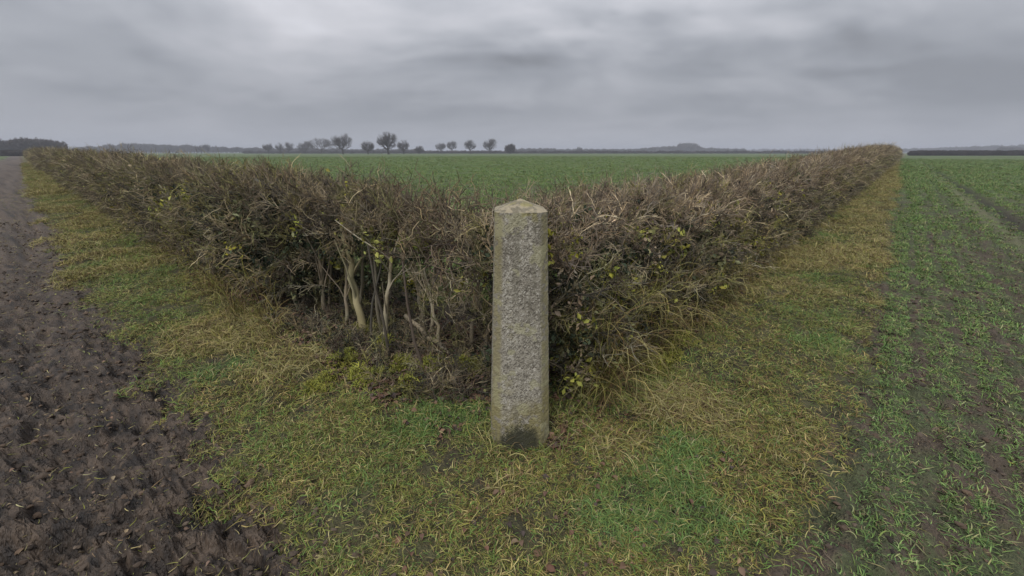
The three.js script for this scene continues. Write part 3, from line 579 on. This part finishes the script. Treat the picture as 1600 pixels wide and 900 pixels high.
// ---------- the concrete post ----------
{
  const root = thing('concrete_post', 'weathered tapering concrete marker post with pyramid cap, standing before the hedge corner', 'post');
  root.position.set(POST.x, 0, POST.z); root.rotation.y = 0.05;
  // outline of a square with cut corners, walked round from the middle of the back
  function outline(hw, c) {
    const P = [[0, -hw], [hw - c, -hw], [hw, -hw + c], [hw, hw - c], [hw - c, hw], [-hw + c, hw], [-hw, hw - c], [-hw, -hw + c], [-hw + c, -hw], [0, -hw]], seg = [16, 8, 32, 8, 32, 8, 32, 8, 16], out = [];
    P.slice(0, -1).forEach((p, k) => { for (let i = 0; i < seg[k]; i++) { const t = i / seg[k]; out.push([mix(p[0], P[k + 1][0], t), mix(p[1], P[k + 1][1], t)]); } });
    let q = out; for (let n = 0; n < 2; n++) q = q.map((p, i) => { const a = q[(i + q.length - 1) % q.length], b = q[(i + 1) % q.length]; return [(a[0] + 2 * p[0] + b[0]) / 4, (a[1] + 2 * p[1] + b[1]) / 4]; });
    return q;
  }
  const N = 160, TOP = 1.163, APEX = 1.207, rows = [];
  for (let j = 0; j <= 200; j++) { const y = -0.3 + (TOP - 0.004 + 0.3) * j / 200, t = clamp(y / TOP); rows.push([y, mix(0.149, 0.113, t), mix(0.046, 0.031, t), 1]); }
  for (let j = 0; j <= 14; j++) { const t = j / 14, e = 1 - t; rows.push([mix(TOP - 0.004, APEX, t), 0.113, 0.031, j === 14 ? 0.002 : e]); }
  const pos = [], uv = [], I = [];
  const capFrom = 201 * (N + 1); let capI = [];
  rows.forEach(([y, hw, c, k], j) => {
    const o = outline(hw, c);
    for (let i = 0; i <= N; i++) {
      const [px, pz] = o[i % N], th = i / N * 8, n = fbm((i % N) * 0.33 + 40, y * 36, 4) - 0.5, chip = Math.max(0, fbm((i % N) * 0.9 + 10, y * 95 + 3, 2) - 0.62);
      const l = Math.hypot(px, pz), d = (n * 0.004 - chip * 0.012) * Math.min(1, k * 2);
      pos.push(px * k * (1 + d / l), y + (k < 1 ? n * 0.003 : 0), pz * k * (1 + d / l)); if (j > 200) uv.push(0.02 + px * k / 0.95 + 0.15, 0.9 + pz * k / 1.55); else uv.push(i / N, (y + 0.3) / 1.55);
      if (j && i < N) { const a = (j - 1) * (N + 1) + i, b = a + 1; (j > 201 ? capI : j === 201 ? [] : I).push(a, a + N + 1, b, b, a + N + 1, b + N + 1); }
    }
  });
  const g = new THREE.BufferGeometry(); g.setAttribute('position', new THREE.Float32BufferAttribute(pos, 3)); g.setAttribute('uv', new THREE.Float32BufferAttribute(uv, 2)); g.setIndex(I); g.computeVertexNormals();
  const cap = new THREE.BufferGeometry(); cap.setAttribute('position', new THREE.Float32BufferAttribute(pos.slice(capFrom * 3), 3)); cap.setAttribute('uv', new THREE.Float32BufferAttribute(uv.slice(capFrom * 2), 2)); cap.setIndex(capI.map((v) => v - capFrom)); cap.computeVertexNormals();
  const S = 1024, cd = new Uint8Array(S * S * 4), bd = new Uint8Array(S * S * 4);
  const toS = (v) => 255 * Math.pow(clamp(v), 1 / 2.2);
  for (let j = 0; j < S; j++) for (let i = 0; i < S; i++) {
    const u = i / S, y = j / S * 1.55 - 0.3, X = u * 0.95, o = (j * S + i) * 4;
    const k = (u * 160 + 160) % 160; // 80 is the middle of the front, chamfers at 56-64 and 96-104
    const cham = Math.max(smooth(54, 58, k) * smooth(66, 62, k), smooth(94, 98, k) * smooth(106, 102, k));
    const curlx = (fbm(X * 60, y * 60, 2) - 0.5) * 0.02, ag = 0.72 * fbm((X + curlx) * 230, (y - curlx) * 230, 2) + 0.28 * fbm((X - curlx) * 85 + 5, (y + curlx) * 85, 2), ag2 = vnoise(X * 420 + 9, y * 420), broad = fbm(X * 9 + 3, y * 5, 4), mid = fbm(X * 38, y * 38, 3);
    let c = mix3([0.2, 0.178, 0.138], [0.36, 0.33, 0.27], clamp(0.5 + (broad - 0.5) * 1.5 + (mid - 0.5) * 0.8));
    const pale = smooth(0.57, 0.68, ag) * (1 - cham * 0.8), pit = smooth(0.42, 0.33, ag) * (1 - cham * 0.8);
    c = mix3(c, [0.6, 0.57, 0.5], pale * 0.6); c = mix3(c, [0.09, 0.078, 0.062], pit * 0.8);
    // algae film: olive, grainy, thickest on the cut corners and the foot
    const film = clamp(cham * 0.75 * smooth(0.3, 0.55, mid + 0.1) + smooth(0.34, 0.08, y + (broad - 0.5) * 0.35) * smooth(0.3, 0.6, mid + 0.1) + 0.6 * smooth(0.6, 0.75, broad) * smooth(0.4, 0.6, mid));
    c = mix3(c, mix3([0.19, 0.155, 0.075], [0.28, 0.25, 0.08], ag2), film * 0.85);
    const streak = smooth(0.5, 0.68, fbm(X * 34 + 2, y * 2.2, 3)) * smooth(0.35, 0.6, mid + 0.15); c = mix3(c, [0.16, 0.145, 0.105], streak * 0.5);
    const ring = smooth(0.6, 0.68, fbm(X * 17 + 33, y * 17 + 8, 3)) * smooth(0.4, 0.55, mid + 0.1); c = mix3(c, [0.36, 0.34, 0.2], ring * 0.55);
    // lichen on the cap
    if (y > 0.98 && u < 0.34) c = mix3(mix3(c, [0.17, 0.148, 0.095], 0.8), [0.37, 0.315, 0.215], 0.8 * smooth(0.42, 0.62, mid));
    const rim = smooth(0.46, 0.6, fbm(X * 26 + 8, y * 26, 3)) * smooth(1.1, 1.15, y) * smooth(1.168, 1.15, y); c = mix3(c, [0.28, 0.25, 0.08], rim * 0.6);
    // black slimy stain at the foot of the front face, ragged upper edge
    const st = smooth(20, 12, Math.abs(k - 80.5) + 10 * (mid - 0.5)) * smooth(0.045, -0.03, y + 0.1 * (ag - 0.5) - 0.118 - (fbm(X * 40, 7.7, 3) - 0.5) * 0.07 - (mid - 0.5) * 0.06 + 0.00018 * (k - 80) ** 2);
    c = mix3(c, [0.028, 0.029, 0.015], st * 0.93);
    cd[o] = toS(c[0]); cd[o + 1] = toS(c[1]); cd[o + 2] = toS(c[2]); cd[o + 3] = 255;
    const bv = clamp(0.5 + (ag - 0.5) * 1.3 + (ag2 - 0.5) * 0.4 - pit * 0.3) * 255; bd[o] = bd[o + 1] = bd[o + 2] = bv; bd[o + 3] = 255;
  }
  const tx = (d, srgb) => { const t = new THREE.DataTexture(d, S, S); t.magFilter = THREE.LinearFilter; t.minFilter = THREE.LinearMipmapLinearFilter; t.generateMipmaps = true; t.wrapS = THREE.RepeatWrapping; if (srgb) t.colorSpace = THREE.SRGBColorSpace; t.needsUpdate = true; return t; };
  const concrete = new THREE.MeshStandardMaterial({ map: tx(cd, true), bumpMap: tx(bd), bumpScale: 0.003, roughness: 0.93 });
  part('shaft', g, concrete, root); part('cap', cap, concrete, root);
}

// ---------- trees and woods on the horizon ----------
function bareTree(seed, H, spread, opt = {}) { // returns [trunk geometry, crown geometry]; height H, half width spread
  const r = rngOf(seed), Tr = new Tubes(), Cr = new Tubes(), fork = opt.fork ?? 0.22, thick = opt.thick ?? 0.045, col = opt.col ?? [0.075, 0.062, 0.05];
  const trunkTop = H * fork, rad = H * 0.028 * (opt.stout ?? 1);
  const tp = wander(r, [0, -0.5, 0], [0, 1, 0], trunkTop + 0.5, 5, 0.1);
  Tr.tube(tp, [1.5, 1.1, 1, 0.95, 0.9, 0.85].map((k) => k * rad), 8, tint(col, r, 0.1));
  const top = tp[tp.length - 1], cy = trunkTop + (H - trunkTop) * 0.48, ry = (H - trunkTop) * 0.56;
  const keep = (p) => { const q = Math.hypot(p[0], p[2]) / spread, w = (p[1] - cy) / ry; return q * q + w * w < 1.05 + 0.25 * vnoise(p[0] * 0.6 + seed, p[1] * 0.6 + p[2]); };
  function grow(p, d, len, rr, depth) {
    const pts = wander(r, p, d, len, 3, 0.45), n = pts.length;
    Cr.tube(pts, pts.map((_, i) => Math.max(thick * 0.55, rr * (1 - 0.14 * i))), depth > 2 ? 5 : 3, tint(col, r, 0.15));
    if (depth <= 0) return;
    const kids = depth > 3 ? 4 : depth > 1 ? 4 : (opt.fine ?? 4);
    for (let i = 0; i < kids; i++) {
      const b = pts[i === 0 ? n - 1 : 1 + Math.floor(r() * (n - 1))], dd = side(r, [pts.dir[0], pts.dir[1] + 0.08, pts.dir[2]], i === 0 ? 0.35 : 0.85);
      if (keep([b[0] + dd[0] * len * 0.4, b[1] + dd[1] * len * 0.4, b[2] + dd[2] * len * 0.4])) grow(b, dd, len * (0.6 + 0.22 * r()), Math.max(thick * 0.5, rr * 0.55), depth - 1);
    }
  }
  const limbs = opt.limbs ?? 6;
  for (let i = 0; i < limbs; i++) { const t = i / limbs * 6.283 + r(), up = i === 0 ? 2.5 : 0.55 + 0.9 * r(), l = Math.hypot(1, up); const st = tp[3 + Math.floor(r() * 3)]; grow([st[0], st[1], st[2]], [Math.cos(t) / l * (spread / ry > 0.8 ? 1.1 : 0.75), up / l, Math.sin(t) / l], Math.max(ry, spread) * 0.62, rad * 0.62, opt.depth ?? 4); }
  return [Tr.geometry(), Cr.geometry()];
}
const treeBark = new THREE.MeshStandardMaterial({ vertexColors: true, roughness: 1 });
const HOR = 238, pxX = (px, D) => (px - 800) / 688 * D, pxH = (n, D) => n * D / 723.5;
{
  // pixel column, pixel row of the top, half width, distance, fork, fineness, label
  const list = [
    [420, 221, 7, 430, 0.3, 'small slim bare tree, leftmost of the row above the left hedge'],
    [438, 221, 6, 450, 0.3, 'narrow bare tree, second from the left in the tree row'],
    [452, 220, 9, 450, 0.25, 'round hazy bare tree, third from the left in the tree row'],
    [478, 221, 11, 440, 0.2, 'low spreading bare tree left of the widest hazy crown'],
    [503, 217, 19, 420, 0.2, 'wide low hazy bare tree just left of the two big round trees'],
    [536, 207, 15, 300, 0.25, 'big bare tree with round fan crown, left one of the two tallest'],
    [575, 217, 10, 310, 0.25, 'shorter bare tree between the two tallest trees'],
    [607, 206, 15, 300, 0.32, 'big bare tree on a thick dark trunk, right one of the two tallest'],
    [631, 217, 9, 330, 0.25, 'small dark bare tree right beside the tallest thick-trunked tree'],
    [655, 226, 7, 360, 0.15, 'low bushy tree at the right end of the tall group'],
    [689, 223, 8, 470, 0.38, 'pale thin bare tree, first of the spaced row over the green field'],
    [707, 220, 8, 450, 0.38, 'small round bare tree, second of the spaced row over the field'],
    [735, 218, 9, 400, 0.36, 'round bare tree above the gap left of the post, third of the spaced row'],
    [766, 217, 11, 380, 0.32, 'largest tree of the spaced row, close left of the dense dark one'],
    [797, 220, 8, 380, 0.06, 'dense dark upright tree above the post, right end of the row'],
    [315, 223, 4, 520, 0.3, 'tiny narrow tree, left of a pair above the left hedge'],
    [325, 222, 5, 520, 0.3, 'tiny dark tree, right of a pair above the left hedge'],
    [905, 229, 5, 700, 0.15, 'small conical bush-like tree on the skyline right of the post']];
  list.forEach(([px, top, hw, D, fork, label], i) => {
    const t = thing('bare_tree', label, 'tree', 'bare trees on the skyline');
    t.position.set(pxX(px, D), 0, -D);
    const dense = i === 14 || i === 17, H = pxH(HOR - top + 2.5 * 300 / D, D);
    const [a, b] = bareTree(900 + i, H, hw / 688 * D, { fork, depth: dense ? 4 : 5, fine: dense ? 6 : 3, thick: dense ? 0.11 : 0.026, limbs: dense ? 14 : 9, stout: i === 7 ? 1.5 : 1 });
    part('trunk', a, treeBark, t); part('crown', b, treeBark, t);
  });
  // woods far away: too many trees to tell apart
  const woodGeos = [0, 1, 2].map((k) => mergeGeometries(bareTree(980 + k, 10, 4.6, { fork: 0.2, depth: 4, fine: 3, thick: 0.17, limbs: 8 })));
  const bushGeos = [0, 1].map((k) => mergeGeometries(bareTree(990 + k, 4, 2.6, { fork: 0.05, depth: 3, fine: 5, thick: 0.12, limbs: 12 })));
  const r = rngOf(606);
  function wood(name, label, spans, geos, unit) {
    const S = new Scatter(geos);
    for (const [x0, x1, y0, y1, D, deep, n] of spans) for (let i = 0; i < n; i++) {
      const t = (i + r()) / n, d = D + deep * r(), px = mix(x0, x1, t), h = pxH(HOR - mix(y0, y1, t), d) * (0.78 + 0.3 * r()) + 1.4, k = h / unit;
      S.add(r() * geos.length, pxX(px, d), -0.3, -d, 0, 1, 0, r() * 6.3, k * (0.9 + 0.5 * r()), k, k * (0.9 + 0.5 * r()), tint([1, 1, 1], r, 0.25));
    }
    S.build('tree_mass', treeBark, stuff(name, label, 'woodland'));
  }
  wood('left_wood', 'dark wood on the skyline at the left edge, above the track', [[-60, 40, 215, 214, 260, 20, 26], [32, 88, 214, 216, 250, 40, 46], [86, 104, 220, 232, 260, 20, 8]], woodGeos, 10);
  wood('skyline_wood', 'long hazy line of woodland on the skyline above the left hedge', [[118, 200, 229, 223, 640, 60, 46], [200, 310, 222, 226, 680, 60, 60], [310, 420, 227, 230, 700, 60, 46], [418, 660, 230, 232, 640, 80, 90]], woodGeos, 10);
  wood('middle_wood', 'low blue-grey woodland band on the skyline right of the post', [[640, 830, 234, 234, 800, 60, 60], [800, 870, 231, 230, 800, 40, 26], [870, 1000, 232, 231, 900, 60, 60], [1000, 1065, 230, 226, 900, 50, 40], [1062, 1085, 222, 223, 900, 30, 18], [1085, 1160, 229, 231, 900, 50, 34], [1150, 1420, 232, 231, 1500, 100, 90]], woodGeos, 10);
  wood('right_wood', 'hazy wooded rise on the skyline at the right edge', [[1410, 1520, 231, 228, 1000, 120, 60], [1500, 1720, 228, 222, 900, 150, 120], [1560, 1700, 229, 227, 600, 60, 60]], woodGeos, 10);
  // undergrowth and field hedges along the far edge of the field
  const S = new Scatter(bushGeos), S2 = new Scatter(bushGeos), S3 = new Scatter(bushGeos);
  for (let i = 0; i < 420; i++) { const px = 380 + 980 * (i + r()) / 420, D = 470 + 40 * r(), k = 0.55 + 0.35 * r(); S.add(r() * 2, pxX(px, D), 0, -D, 0, 1, 0, r() * 6, k * 1.5, k, k * 1.5, tint([1, 1, 1], r, 0.2)); }
  const h1 = thing('field_hedge', 'thin low hedge line along the far side of the enclosed field', 'hedge'); S.build('hedge_mass', treeBark, h1);
  for (let i = 0; i < 420; i++) { const px = 1424 + 330 * (i + r()) / 420, D = 196 + 5 * r(), k = 0.5 + 0.12 * r(); S2.add(r() * 2, pxX(px, D), -0.2, -D, 0, 1, 0, r() * 6, k, k * 1.05, k, tint([0.8, 0.8, 0.85], r, 0.2)); }
  const h2 = thing('field_hedge', 'dark trimmed hedge across the far end of the right field', 'hedge'); S2.build('hedge_mass', treeBark, h2);
  for (let i = 0; i < 120; i++) { const px = -60 + 98 * (i + r()) / 120, D = 170 + 5 * r(), k = 0.5 + 0.15 * r(); S3.add(r() * 2, pxX(px, D), -0.2, -D, 0, 1, 0, r() * 6, k, k, k, tint([0.9, 0.9, 0.9], r, 0.2)); }
  const h3 = thing('field_hedge', 'short dark hedge under the wood at the left edge of the picture', 'hedge'); S3.build('hedge_mass', treeBark, h3);
}

renderer.render(scene, camera);
